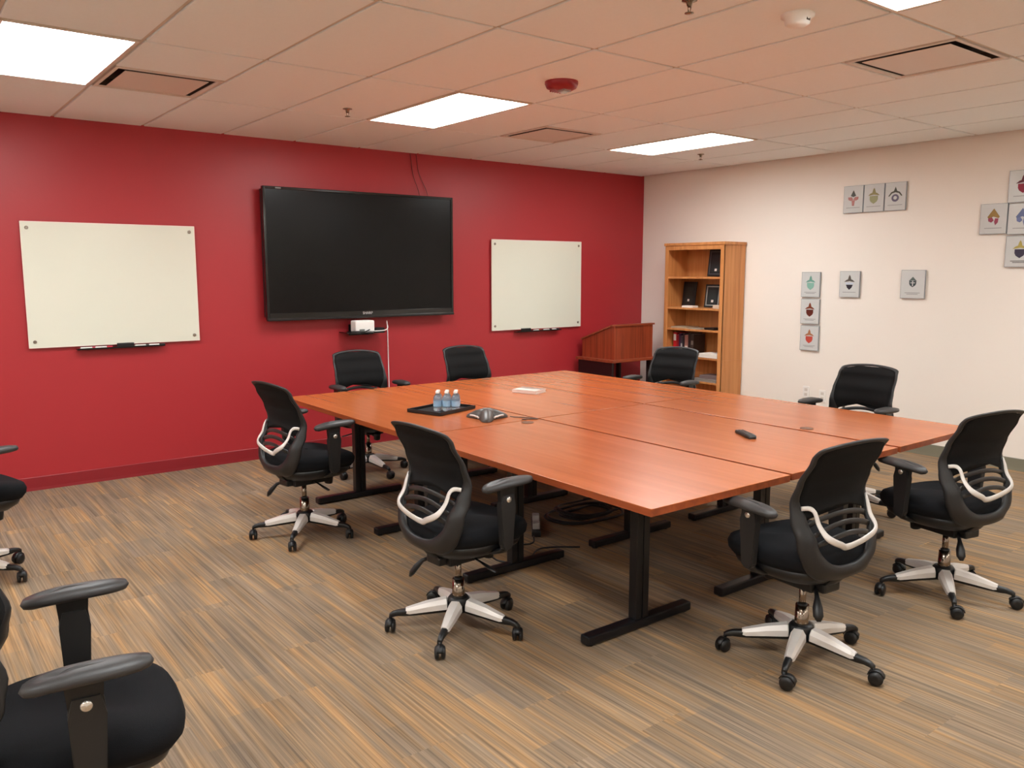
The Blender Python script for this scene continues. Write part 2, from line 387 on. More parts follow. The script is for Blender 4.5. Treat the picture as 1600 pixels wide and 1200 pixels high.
# glass shelf with router under the television
t = thing('wall_shelf', 'small black glass shelf on the red wall below the television', 'shelf', (-3.74, 0, 1.06))
b = MB(); b.prism([(-.20, 0), (.20, 0), (.20, -.16), (.12, -.26), (-.12, -.26), (-.20, -.16)], lambda u, v, d: Vector((u, v-.012, d)), 0, .008); b.build('shelf_top', M_glassblk, t)
b = MB(); b.box(-.10, .10, -.012, 0, -.03, .07); b.box(-.055, -.035, -.18, -.008, -.014, -.001); b.box(.035, .055, -.18, -.008, -.014, -.001); b.build('bracket', M_plastic, t)
t = thing('router', 'white rounded box device on the black glass shelf', 'router', (-3.775, -.15, 1.068))
b = MB(); b.box(-.095, .095, -.055, .055, .0, .105, bev=.018, seg=4); b.build('case', M_whitep, t)
b = MB(); b.box(-.06, -.01, -.058, -.054, .01, .028); b.build('port_panel', mat('port_grey', (110, 112, 108), .5), t)
b = MB(); b.box(-.05, .05, -.04, .04, 0, .03, bev=.004)
tag(b.build('power_adapter', M_plastic, loc=(-3.60, -.11, 1.068), rotz=.3), 'small black box beside the white device on the glass shelf', 'adapter')
b = MB(); b.tube(catmull([(-3.70, -.22, 1.076), (-3.62, -.262, 1.082), (-3.57, -.24, 1.10), (-3.52, -.14, 1.135), (-3.47, -.05, 1.15), (-3.455, -.03, 1.09), (-3.445, -.016, .9), (-3.44, -.012, .6), (-3.435, -.012, .3), (-3.43, -.012, .11)], 6), .0045, seg=8)
tag(b.build('white_cable', M_whitep), 'white cable hanging down the red wall from the glass shelf', 'cable')
b = MB(); b.tube(catmull([(-3.93, -.16, 1.074), (-3.90, -.21, 1.078), (-3.86, -.225, 1.08), (-3.80, -.235, 1.075), (-3.75, -.225, 1.09), (-3.74, -.214, 1.09)], 6), .005, seg=8)
tag(b.build('short_patch_cable', M_plastic), 'short black cable curled in front of the white device', 'cable')

# ---------------------------------------------------------------- glass boards
def board(x0, x1, z0, z1, label, tray):
    cx = (x0+x1)/2; hx = (x1-x0)/2; hz = z1-z0
    t = thing('whiteboard', label, 'whiteboard', (cx, -.002, z0), group='glass whiteboards on the red wall')
    b = MB(); b.box(-hx, hx, -.026, -.020, 0, hz, M_board)
    for a in ((-hx-.001, -hx+.004, 0, hz), (hx-.004, hx+.001, 0, hz), (-hx, hx, -.001, .004), (-hx, hx, hz-.004, hz+.001)):
        b.box(a[0], a[1], -.0265, -.0195, a[2], a[3], M_boardedge)
    b.build('glass_panel', None, t)
    for sx in (-hx+.04, hx-.04):
        for sz in (.045, hz-.045):
            s = MB(); R = Matrix.Translation((sx, 0, sz)) @ Matrix.Rotation(PI/2, 4, 'X')
            s.lathe([(.009, .001), (.009, .026), (.0125, .0262), (.0125, .031), (.010, .033)], None, 16, R); s.build('standoff', M_stand, t)
    tx0, tx1 = tray[0]-cx, tray[1]-cx
    s = MB(); s.prism([(0, 0), (-.062, 0), (-.066, .012), (-.063, .012), (-.059, .004), (0, .004)], lambda u, v, d: Vector((d, u-.0, v-.028)), tx0, tx1)
    s.build('pen_tray', M_plastic, t)
    return t
board(-6.39, -5.181, 1.055, 1.963, 'wide glass whiteboard nearest the left photo edge', (-6.08, -5.46))
board(-2.236, -1.007, 1.004, 1.933, 'glass whiteboard on the right, beside the television', (-1.93, -1.32))
def eraser(x, z, label):
    t = thing('board_eraser', label, 'eraser', (x, -.045, z))
    b = MB(); b.box(-.06, .06, -.012, .012, .010, .034, bev=.004); b.build('grip', M_plastic, t)
    b = MB(); b.box(-.058, .058, -.012, .012, 0, .010); b.build('felt_pad', mat('grey_felt', (60, 56, 54), .95), t)
eraser(-5.745, 1.031, 'black eraser on the tray of the left whiteboard')
eraser(-1.80, .980, 'black eraser on the tray of the right whiteboard')
def marker(x, z, col, ang, label, dy=0):
    t = thing('marker_pen', label, 'marker', (x, -.045+dy, z+.008), ang, 'dry-erase markers on the whiteboard trays')
    R = Matrix.Rotation(PI/2, 4, 'Y')
    b = MB(); b.lathe([(.007, -.06), (.008, -.055), (.008, .02)], None, 12, R); b.build('barrel', M_whitep, t)
    b = MB(); b.lathe([(.0085, .02), (.0085, .055), (.006, .062)], None, 12, R); b.build('cap', colmat(col), t)
marker(-6.00, 1.031, (196, 60, 80), .05, 'white and red marker at the left end of the left tray')
marker(-5.90, 1.031, (200, 40, 60), 0.0, 'red-capped marker left of the eraser on the left tray', -.0)
marker(-5.62, 1.031, (60, 66, 60), .08, 'dark-capped marker just right of the eraser on the left tray')
marker(-5.52, 1.031, (40, 40, 44), -.05, 'dark-capped marker at the right end of the left tray')
marker(-1.645, .980, (180, 60, 50), .15, 'pale marker just right of the eraser on the right tray')
marker(-1.50, .980, (40, 34, 40), .05, 'dark-capped marker toward the right end of the right tray')
marker(-1.40, .980, (30, 30, 40), -.1, 'dark marker at the extreme right of the right tray', .003)

# ---------------------------------------------------------------- crest plaques on the cream wall
def plaque(y, z, wd, ht, kind, c1, c2, label, lines=1):
    """y, z centre on the wall x=0; panel stands off the wall by 8 mm. u runs to the right as seen from the room."""
    t = thing('crest_plaque', label, 'plaque', (-.008, y, z), group='crest plaques on the cream wall')
    P = lambda u, v, d: Vector((-d, -u, v))
    b = MB(); b.box(-.014, 0, -wd/2, wd/2, -ht/2, ht/2, M_plqside)
    b.box(-.0146, -.0139, -wd/2+.004, wd/2-.004, -ht/2+.004, ht/2-.004, M_panelp); 
    b.box(0, .008, -.03, .03, -.03, .03, M_plqside); b.build('panel', None, t)
    s = ht; e = MB(); ku, kv = (1.3, 1.15) if kind != 'cross' else (1.35, 1.15); D0, D1 = .0146, .0160
    m1, m2 = colmat(c1), colmat(c2)
    hat = [(-.17, .06), (-.10, .13), (-.05, .15), (-.03, .24), (0, .30), (.03, .24), (.05, .15), (.10, .13), (.17, .06), (.10, .07), (0, .09), (-.10, .07)]
    shield = [(-.12, .05), (.12, .05), (.12, -.06), (.09, -.13), (0, -.20), (-.09, -.13), (-.12, -.06)]
    def add(poly, m, dz=0, sc=1, d=0): e.prism([(u*s*sc*ku, (v*sc+dz)*s*kv+.004) for u, v in poly], P, D0+d, D1+d, m)
    circ = [(.10*math.cos(a*PI/10), -.06+.11*math.sin(a*PI/10)) for a in range(20)]
    if kind == 'shield': add(hat, m1, .0); add(shield, m2)
    if kind == 'striped':
        add(hat, m1); add([(-.12, .04), (.12, .04), (.12, -.02), (-.12, -.02)], colmat((190, 200, 214))); add([(-.11, -.03), (.11, -.03), (.07, -.13), (0, -.20), (-.07, -.13)], m2)
    if kind == 'wings':
        add([(-.20, .0), (-.12, .12), (0, .17), (.12, .12), (.20, .0), (.17, -.01), (.10, .08), (0, .11), (-.10, .08), (-.17, -.01)], m1)
        add([(-.05, .14), (0, .28), (.05, .14)], m1); add(circ, m2, 0, 1.05, .0002); add(circ, M_panelp, -.028, .5, .0006)
    if kind == 'fleur':
        add([(-.08, .10), (0, .28), (.08, .10), (0, .06)], m1); add([(-.16, .06), (-.05, .06), (0, -.02), (-.08, -.06), (-.15, -.02)], m2)
        add([(.16, .06), (.05, .06), (0, -.02), (.08, -.06), (.15, -.02)], m2); add([(-.05, -.04), (.05, -.04), (.03, -.22), (-.03, -.22)], m2)
    if kind == 'diamond':
        add([(-.15, .04), (0, .28), (.15, .04), (.12, .0), (0, .05), (-.12, .0)], m1)
        add([(-.13, .0), (-.04, .03), (.01, -.06), (-.05, -.12), (-.12, -.08)], m2); add([(.12, -.01), (.04, .0), (.02, -.1), (.05, -.2), (.11, -.12)], m2)
    if kind == 'cross':
        add([(-.12, .09), (0, .24), (.12, .09), (0, .11)], m1, 0, .9); add([(u*.85, v*.85+.02) for u, v in shield], m2, .03, .9)
        add([(-.012, -.10), (.012, -.10), (.012, .06), (-.012, .06)], M_panelp, .03, 1, .0006); add([(-.06, .01), (.06, .01), (.06, -.012), (-.06, -.012)], M_panelp, .03, 1, .0006)
    e.build('crest', None, t)
    g = MB(); dark = (140, 140, 140) if lines < 3 else (70, 74, 74)
    for k in range(min(lines, 2)):
        ww = (.27, .20)[k]*s
        g.box(-.0154, -.0146, -ww, ww, (-.315-.045*k)*s, (-.295-.045*k)*s)
    g.build('caption_line', colmat(dark), t)
OL, GR, BK = (104, 100, 40), (96, 130, 118), (30, 30, 36)
Z1 = 2.267
plaque(-2.648, Z1, .192, .246, 'fleur', (52, 46, 28), (170, 104, 96), 'crest plaque with green and pink emblem, left of the high row of three')
plaque(-2.846, Z1, .192, .246, 'shield', (128, 116, 48), (142, 142, 92), 'crest plaque with olive yellow emblem, middle of the high row of three')
plaque(-3.045, Z1, .192, .246, 'wings', (60, 56, 34), (84, 74, 98), 'crest plaque with purple round emblem, right of the high row of three')
plaque(-2.250, 1.482, .200, .242, 'shield', (104, 156, 142), (130, 178, 162), 'crest plaque with pale green emblem, topmost of the low column', 2)
plaque(-2.255, 1.222, .200, .242, 'shield', (126, 58, 30), (96, 34, 20), 'crest plaque with dark brown-red emblem, middle of the low column', 2)
plaque(-2.262, .962, .200, .242, 'shield', (166, 108, 72), (190, 74, 60), 'crest plaque with bright red emblem, lowest of the low column', 2)
plaque(-2.655, 1.490, .200, .242, 'striped', (84, 80, 74), (26, 26, 40), 'lone crest plaque with black and blue-grey striped shield')
plaque(-3.250, 1.497, .215, .248, 'cross', (86, 100, 98), (52, 66, 68), 'lone crest plaque with small dark cross shield, two caption lines', 2)
plaque(-3.875, 2.030, .205, .242, 'diamond', (150, 118, 60), (150, 60, 84), 'crest plaque with gold and pink emblem, left in the group at the right edge')
plaque(-4.078, 2.275, .215, .250, 'shield', (96, 34, 52), (150, 40, 66), 'crest plaque with crimson emblem, topmost of the group at the right edge')
plaque(-4.088, 2.022, .210, .242, 'diamond', (100, 112, 150), (112, 124, 168), 'crest plaque with blue emblem, right of the gold and pink one')
plaque(-4.090, 1.765, .215, .245, 'shield', (176, 160, 84), (50, 44, 66), 'crest plaque with dark navy shield, lowest of the right edge group', 3)

def outlet(y, z, label):
    t = thing('wall_outlet', label, 'outlet', (0, y, z), group='outlets low on the cream wall')
    b = MB(); b.box(-.007, 0, -.036, .036, -.058, .058, bev=.003); b.build('cover_plate', M_whitep, t)
    for k in (-1, 1):
        b = MB(); b.box(-.0085, -.0065, -.016, .016, k*.024-.014, k*.024+.014); b.build('socket', mat('socket_ivory', (214, 206, 196), .4), t)
outlet(-2.245, .425, 'white outlet plate low on the cream wall, left of two')
outlet(-2.425, .405, 'white outlet plate low on the cream wall, right of two')

# ---------------------------------------------------------------- bookcase
BX0, BX1, BYa, BYb, BH = -.36, -.012, -1.47, -.68, 1.912
t = thing('bookcase', 'tall honey oak bookcase against the cream wall near the corner', 'bookcase', (0, 0, 0))
sh_z = [.06, .43, .688, .978, 1.205, 1.533]
b = MB(); b.box(BX0, BX1, BYa, BYa+.022, 0, BH-.03, bev=.001); b.box(BX0-.003, BX0+.016, BYa, BYa+.045, 0, BH-.03, bev=.002); b.box(BX0-.002, BX1, BYa-.004, BYa, .684, .690)
b.build('side_panel', M_oak, t)
b = MB(); b.box(BX0, BX1, BYb-.022, BYb, 0, BH-.03, bev=.001); b.box(BX0-.003, BX0+.016, BYb-.045, BYb, 0, BH-.03, bev=.002); b.build('side_panel', M_oak, t)
b = MB(); b.box(BX0-.012, BX1, BYa-.012, BYb+.012, BH-.03, BH, bev=.003); b.build('top_panel', M_oak, t)
b = MB(); b.box(BX1-.008, BX1, BYa+.022, BYb-.022, .02, BH-.03); b.build('back_panel', M_oak, t)
b = MB(); b.box(BX0-.003, BX0+.016, BYa+.045, BYb-.045, BH-.075, BH-.03); b.build('top_rail', M_oak, t)
b = MB(); b.box(BX0+.01, BX0+.026, BYa+.022, BYb-.022, 0, .055); b.build('kick_board', M_oak, t)
for z in sh_z:
    b = MB(); b.box(BX0+.004, BX1-.008, BYa+.022, BYb-.022, z, z+.02, bev=.001); b.build('shelf', M_oak, t)

def award(x, y, z, wd, ht, rot, label, inner=(150, 150, 150), group='dark framed awards in the bookcase'):
    t = thing('framed_award', label, 'picture frame', (x, y, z+.002), rot, group)
    tilt = Matrix.Rotation(.12, 4, 'Y')
    b = MB(); b.box(-.012, .0, -wd/2, wd/2, 0, ht, bev=.003, M=tilt); b.build('backing_board', M_plastic, t)
    b = MB(); f = .018; e = .012
    for a in ((-wd/2+f, -wd/2+f+e, f, ht-f), (wd/2-f-e, wd/2-f, f, ht-f), (-wd/2+f, wd/2-f, f, f+e), (-wd/2+f, wd/2-f, ht-f-e, ht-f)):
        b.box(-.0145, -.012, a[0], a[1], a[2], a[3], M=tilt)
    b.build('border', colmat(inner), t)
    b = MB(); b.box(-.0135, -.0121, -wd/2+.045, wd/2-.045, .05, ht-.06, M=tilt); b.build('plate', mat('dark_green_plate', (28, 36, 38), .3), t)
    b = MB(); b.box(-.0145, -.013, -.014, .014, .055, .08, M=tilt); b.build('seal', M_silver, t)
    b = MB(); b.box(.0, .06, -.01, .01, 0, .012); b.box(.03, .036, -.01, .01, 0, ht*.55, M=Matrix.Translation((0, 0, 0))); b.build('easel_foot', M_plastic, t)
award(-.17, -1.22, 1.555, .215, .285, 0, 'dark framed award alone on the top shelf of the bookcase', (70, 70, 74))
award(-.20, -1.21, 1.227, .20, .245, .05, 'award with a light grey border on the second shelf, right side', (150, 150, 146))
award(-.15, -.845, 1.227, .20, .27, -.12, 'dark framed award on the second shelf, left side', (26, 26, 30))
def stack(x, y, z, wx, wy, h, m, label, name='paper_stack', rot=0, cat='papers'):
    b = MB(); n = max(1, int(h/.007))
    for k in range(n): b.box(-wx/2+random.uniform(-.004, .004), wx/2, -wy/2, wy/2+random.uniform(-.004, .004), k*h/n, (k+1)*h/n-.0006)
    return tag(b.build(name, m, loc=(x, y, z+.0006), rotz=rot), label, cat)
stack(-.29, -.98, 1.225, .09, .15, .02, M_paper, 'small white paper pile at the front of the second shelf')
stack(-.26, -1.375, 1.225, .15, .10, .036, mat('cream_paper', (214, 190, 168), .7), 'cream paper pile in the right corner of the second shelf')
stack(-.22, -.86, .998, .20, .22, .016, mat('tan_paper', (186, 160, 132), .7), 'tan papers lying on the third shelf, left end')
stack(-.26, -1.10, .998, .18, .17, .010, mat('grey_paper', (170, 158, 140), .7), 'greyish papers lying on the third shelf, middle')
stack(-.24, -1.27, .998, .16, .13, .022, M_plastic, 'flat black folder lying on the third shelf', 'black_folder', 0, 'folder')
stack(-.24, -1.30, .708, .24, .24, .044, M_paper, 'white paper stack on the shelf below the binders')
stack(-.22, -1.26, .45, .26, .30, .030, mat('grey_box_board', (150, 142, 134), .6), 'grey flat box on the lowest visible bookcase shelf', 'flat_box', 0, 'box')
stack(-.24, -1.29, .4812, .20, .22, .036, mat('mauve_board', (126, 108, 106), .6), 'darker flat box lying on top of the grey one', 'flat_box', .05, 'box')
def book(y, thick, ht, dp, col, label, spine=None, x=-.26, z=.708):
    t = thing('book', label, 'book', (x, y, z), group='upright books and binders on the fourth shelf')
    b = MB(); b.box(0, dp, -thick/2, thick/2, 0.0005, ht, bev=.0015); b.build('cover', colmat(col), t)
    b = MB(); b.box(.004, dp+.001, -thick/2+.003, thick/2-.003, .004, ht+.0006); b.build('pages', M_paper, t)
    if spine:
        b = MB(); b.box(-.001, 0, -thick/2+.004, thick/2-.004, ht*spine[0], ht*spine[1]); b.build('spine_label', colmat(spine[2]), t)
yb = -.735
for th, ht, col, lab, sp in [(.045, .235, (190, 24, 34), 'red binder with white spine top, leftmost of the upright row', (.62, .92, (226, 222, 214))),
                         (.03, .21, (150, 16, 30), 'plain dark red book second in the upright row', None),
                         (.026, .225, (70, 30, 66), 'plum purple book in the upright row', (.2, .35, (160, 150, 160))),
                         (.03, .20, (66, 64, 72), 'grey book in the upright row', (.3, .6, (176, 172, 170))),
                         (.024, .23, (28, 26, 34), 'narrow black book left of the pinkish book', None),
                         (.05, .215, (160, 110, 100), 'pinkish brown book with pale spine in the upright row', (.1, .45, (206, 190, 180))),
                         (.035, .235, (40, 30, 30), 'black binder right of the pinkish book', None),
                         (.04, .225, (58, 46, 40), 'dark brown binder, rightmost of the upright row', (.5, .7, (120, 112, 104)))]:
    yb -= th/2; book(yb, th-.002, ht, .19, col, lab, sp); yb -= th/2+.001

# ---------------------------------------------------------------- lectern on its stand
t = thing('lectern', 'reddish mahogany lectern with sloped top on a dark stand in the corner', 'lectern', (-.745, -.34, 0))
lx, fy, by = .295, -.26, .24   # half width, front (room side), back (wall side)
zt, zl = 1.03, .868
for sx in (-lx, lx-.02):
    b = MB(); b.prism([(fy, .672), (by, .672), (by, zl), (fy+.03, zt), (fy, zt)], lambda u, v, d: Vector((d, u, v)), sx, sx+.02); b.build('side_panel', M_maho, t)
b = MB(); b.box(-lx+.02, lx-.02, fy, fy+.018, .672, zt); b.build('front_panel', M_maho, t)
b = MB(); sl = (zt-zl)/(by-fy-.03)
b.prism([(fy-.015, zt), (fy+.03, zt), (by+.02, zl-.01), (by+.02, zl+.008), (fy+.03, zt+.018), (fy-.015, zt+.018)], lambda u, v, d: Vector((d, u, v)), -lx-.015, lx+.015)
b.build('sloped_top', M_mahox, t)
b = MB(); b.box(-lx-.065, lx+.065, fy-.05, by+.04, .644, .672, bev=.004); b.build('ledge', M_mahox, t)
b = MB(); b.box(-lx-.03, -lx, fy-.0, by+.03, .10, .644, bev=.003); b.build('side_panel', M_darkpanel, t)
b = MB(); b.box(lx-.04, lx-.005, fy+.0, fy+.05, .10, .644, bev=.003); b.build('leg', M_darkpanel, t)
b = MB(); b.box(lx-.04, lx-.005, by-.03, by+.02, .10, .644, bev=.003); b.build('leg', M_darkpanel, t)
b = MB(); b.box(-lx-.04, lx+.01, fy-.02, by+.03, .07, .10, bev=.004); b.build('bottom_shelf', M_darkpanel, t)
for sx in (-lx+.01, lx-.03):
    for sy in (fy+.03, by-.02):
        b = MB(); b.lathe([(.02, -.012), (.03, -.01), (.03, .01), (.02, .012)], None, 16, Matrix.Translation((sx, sy, .031)) @ Matrix.Rotation(PI/2, 4, 'X'))
        b.cyl((sx, sy, .03), (sx, sy, .07), .008); b.build('caster', M_plastic, t)

# ---------------------------------------------------------------- conference tables
ZT = .737
def table(cx, cy, wd, ln, rot, legs, label, grommet=None):
    t = thing('conference_table', label, 'table', (cx, cy, 0), rot, 'six tables pushed together into one')
    x, y, e = wd/2, ln/2, .004
    b = MB()
    b.box(-x, x, -y, y, ZT-.004, ZT, M_table, bev=.0015)
    b.build('tabletop', None, t)
    b = MB(); b.box(-x+.0005, x-.0005, -y+.0005, y-.0005, ZT-.030, ZT-.004, M_edge)
    b.build('edge_band', None, t)
    for ly in legs:
        b = MB()
        for s in (-1, 1): b.box(s*.021-.019, s*.021+.019, ly-.024, ly+.024, .048, ZT-.045, M_blk, bev=.004)
        b.build('leg', None, t)
        b = MB(); b.box(-.33, .33, ly-.028, ly+.028, .006, .048, M_blk, bev=.010, seg=3)
        for s in (-.3, .3): b.lathe([(.018, 0), (.018, .008)], M_plastic, 12, Matrix.Translation((s, ly, 0)))
        b.build('foot', None, t)
        b = MB(); b.box(-x+.1, x-.1, ly-.03, ly+.03, ZT-.045, ZT-.030, M_blk); b.build('top_bracket', None, t)
    b = MB(); b.box(-.02, .02, legs[0], legs[1], ZT-.075, ZT-.046, M_blk); b.build('stretcher', None, t)
    if grommet:
        b = MB(); b.lathe([(.036, 0), (.036, .003), (.028, .0045), (.010, .004), (.0, .004)], None, 24, Matrix.Translation((grommet[0], grommet[1], ZT)), cap=False)
        b.build('grommet', mat('grommet_brown', (112, 72, 48), .4), t)
NY, FY, L1 = -4.86, -1.385, 1.735
cols = [(-4.615, .872, -.010), (-3.722, .902, -.006), (-2.842, .842, .002)]
tl_lab = [['table with its corner toward the camera, left of the near row', 'table in the middle of the near row', 'table at the right end of the near row'],
          ['far left table of the block, with the black bottle tray', 'far middle table of the block, with the small book', 'far right table of the block, nearest the lectern']]
for ci, (cx, wd, rot) in enumerate(cols):
    for r in (0, 1):
        cy = NY+L1/2 if r == 0 else FY-L1/2
        ddx = -math.sin(rot)*(cy-(NY+FY)/2)
        legs = ((-.475+(.0), .50) if r == 0 else (-.245, .62))
        if r == 0: legs = (-4.39-cy, -3.47-cy)
        else: legs = (-2.49-cy, -1.63-cy)
        gm = {(0, 0): (.30, .80), (2, 0): (-.36, -.30), (1, 1): (.36, .80)}.get((ci, r))
        table(cx+ddx, cy, wd-.010, L1-.008, rot, legs, 'orange-brown cherry '+tl_lab[r][ci], gm)

# ---------------------------------------------------------------- things on the table
zt = ZT+.0005
t = thing('serving_tray', 'black rectangular tray holding water bottles on the table', 'tray', (-4.475, -2.53, zt), 1.87)
t.scale = (.84, .76, 1)
b = MB(); b.box(-.15, .15, -.22, .22, 0, .006, bev=.002); 
b.build('base', M_plastic, t)
b = MB()
for a in ((-.16, -.148, -.23, .23), (.148, .16, -.23, .23), (-.148, .148, -.23, -.218), (-.148, .148, .218, .23)): b.box(*a, .002, .022, bev=.002)
b.build('rim', M_plastic, t)
def bottle_proto():
    t = thing('water_bottle', 'clear water bottle with white cap and blue label', 'bottle', (0, 0, 0))
    b = MB(); b.lathe([(.001, .004), (.026, 0), (.031, .006), (.031, .03), (.029, .034), (.031, .038), (.031, .115), (.028, .132), (.016, .150), (.0125, .156), (.0125, .166)], None, 20, cap=True); b.build('bottle_body', M_water, t)
    b = MB(); b.lathe([(.0318, .045), (.0318, .095)], None, 20, cap=False); b.build('paper_label', M_label, t)
    b = MB(); b.lathe([(.0145, .164), (.0148, .180), (.013, .183), (.0, .183)], None, 16, cap=False); b.build('cap', M_whitep, t)
    return t
def dup(root, loc, rotz=None, label=None, group=None):
    def cp(o, par):
        c = o.copy(); C.objects.link(c)
        if par is not None: c.parent = par
        for ch in list(o.children): cp(ch, c)
        return c
    r = cp(root, None); r.location = loc
    if rotz is not None: r.rotation_euler = (0, 0, rotz)
    if label: r['label'] = label
    if group: r['group'] = group
    return r
bp0 = bottle_proto(); bp0.scale = (.84, .84, .68); bp0['group'] = 'water bottles on the tray'
# front row faces the camera side; spread along the view's left-right direction
spots = []
ax = Vector((math.cos(.66), -math.sin(.66))); ay = Vector((math.sin(.66), math.cos(.66)))
for r in range(2):
    for k in range(3): spots.append(Vector((-4.465, -2.575))+ax*((k-1)*.056)+ay*((r-.5)*.058))
wl = ['front row left', 'front row middle', 'front row right', 'back row left', 'back row middle', 'back row right']
for i, s in enumerate(spots):
    lab = 'clear water bottle with white cap on the black tray, '+wl[i]
    if i == 0: bp0.location = (s.x, s.y, zt+.007); bp0['label'] = lab
    else: dup(bp0, (s.x, s.y, zt+.007), i*1.1, lab)

# three-legged conference phone
t = thing('conference_phone', 'grey and silver three-armed conference phone beside the bottle tray', 'phone', (-4.425, -2.945, zt), -2.72)
t.scale = (.86, .86, .9)
def arm_ring(R0, wid, z0_, z1_, ang):
    # one arm: lofted rounded section from hub outwards
    rings = []
    for s_, wv, hh in ((0.0, .055, .062), (.05, .050, .060), (.09, .042, .046), (.125, .036, .030), (.15, .026, .018), (.16, .012, .010)):
        c, sn = math.cos(ang), math.sin(ang); r = []
        for k in range(12):
            a = PI*k/11; u = wv*math.cos(a); v = .004+hh*math.sin(a)
            r.append(Vector((c*s_-sn*u, sn*s_+c*u, v)))
        r.append(Vector((c*s_+sn*wv, sn*s_-c*wv, .001))); r.append(Vector((c*s_-sn*wv, sn*s_+c*wv, .001)))
        rings.append(r)
    return rings
mgrey = mat('phone_grey', (78, 72, 68), .4)
for k in range(3):
    b = MB(); b.loft(arm_ring(0, 0, 0, 0, k*2*PI/3+.5)); b.build('speaker_arm', mgrey, t)
b = MB()
for k in range(3):
    a = k*2*PI/3+.5+PI/3; pts = []
    for j in range(9):
        aa = a-.55+j*1.1/8; r = .085+.03*abs((j-4)/4)**2
        pts.append((r*math.cos(aa), r*math.sin(aa), .012+.045*(1-((j-4)/4)**2)*.2+.012*abs((j-4)/4)))
    b.tube(pts, .006, seg=8)
b.build('silver_trim', M_silver, t)
b = MB(); b.box(.02, .085, -.03, .03, .052, .060, bev=.004, M=Matrix.Rotation(3.64, 4, 'Z')); b.build('display', mat('phone_display', (140, 150, 146), .2), t)
b = MB(); b.tube(catmull([(-4.30, -3.01, zt+.010), (-4.27, -3.02, zt+.004), (-4.22, -3.08, zt+.0035), (-4.20, -3.15, zt+.0035), (-4.24, -3.12, zt+.0035), (-4.28, -3.10, zt+.0035), (-4.29, -3.15, zt+.008)], 6), .003, seg=6)
tag(b.build('phone_cord', mat('brown_grey_cord', (90, 66, 52), .5)), 'thin cord from the conference phone to the table grommet', 'cord')

t = thing('pamphlet_book', 'small white-covered book lying on the far middle table', 'book', (-3.54, -2.25, zt), .35)
b = MB(); b.box(-.075, .075, -.10, .10, 0, .003); b.box(-.075, .075, -.10, .10, .021, .024); b.box(-.075, -.072, -.10, .10, 0, .024); b.build('cover', mat('pale_cover', (226, 206, 196), .4), t)
b = MB(); b.box(-.071, .071, -.097, .097, .003, .021); b.build('pages', M_paper, t)
b = MB(); b.box(.02, .075, -.09, .10, .0242, .0262); b.build('top_sheet', mat('grey_sheet', (150, 130, 120), .5), t)

t = thing('remote_control', 'black slim remote control on the right part of the table', 'remote', (-3.64, -4.21, zt), 0)
d = Vector((-3.699, -4.354))-Vector((-3.554, -4.093)); t.rotation_euler = (0, 0, math.atan2(d.y, d.x))
b = MB()
rings = []
for x_, wv, hh in ((-.092, .016, .010), (-.088, .020, .016), (-.02, .022, .019), (.05, .024, .021), (.086, .022, .018), (.092, .017, .010)):
    rings.append([Vector((x_, wv*u, hh*v)) for u, v in ((-1, .15), (-.85, 0), (.85, 0), (1, .15), (1, .7), (.8, 1), (-.8, 1), (-1, .7))])
b.loft(rings, smooth=False); b.build('case', M_plastic, t)
for k in range(7):
    b = MB()
    for j in range(3): b.box(-.06+k*.017, -.052+k*.017, -.014+j*.0105, -.007+j*.0105, .018, .0225)
    b.build('button_row', mat('remote_grey_keys', (96, 84, 82), .4), t)

# ---------------------------------------------------------------- cables on the floor under the tables
for k, (cx, cy, rx, ry, nz) in enumerate([(-3.66, -2.96, .27, .20, .012), (-3.64, -2.95, .17, .12, .012), (-3.62, -2.98, .24, .17, .058)]):
    pts = [(cx+rx*math.cos(a), cy+ry*math.sin(a)+.02*math.sin(3*a), nz+.004*math.sin(2*a+k)) for a in [i*2*PI*1.9/44+k for i in range(45)]]
    pts = [(p[0]+.0006*i, p[1]-.0005*i, p[2]+.0004*i) for i, p in enumerate(pts)]
    b = MB(); b.tube(catmull(pts, 2), .0065, seg=6)
    tag(b.build('coiled_cable', M_plastic), ['black cable coil lying flat on the carpet under the tables', 'smaller black cable coil lying inside the bigger one', 'black cable coil topmost of the heap under the tables'][k], 'cable', 'black cable coils on the floor')
t = thing('power_strip', 'black power strip with grey plugs on the carpet under the tables', 'power strip', (-4.08, -2.99, 0.001), .9)
b = MB(); b.box(-.16, .16, -.028, .028, 0, .035, bev=.006); b.build('case', M_plastic, t)
for k in range(2):
    b = MB(); b.box(-.12+k*.17, -.06+k*.17, -.022, .022, .035, .075, bev=.006); b.build('plug', mat('light_grey_plug', (176, 170, 166), .4), t)
b = MB(); b.tube(catmull([(-4.22, -3.14, .02), (-4.3, -3.2, .006), (-4.5, -3.08, .006), (-4.62, -3.3, .006), (-4.5, -3.42, .006), (-4.3, -3.30, .006), (-4.1, -3.42, .006)], 6), .005, seg=6)
tag(b.build('loose_cable', M_plastic), 'loose black cable winding over the carpet toward the near left chair', 'cable')

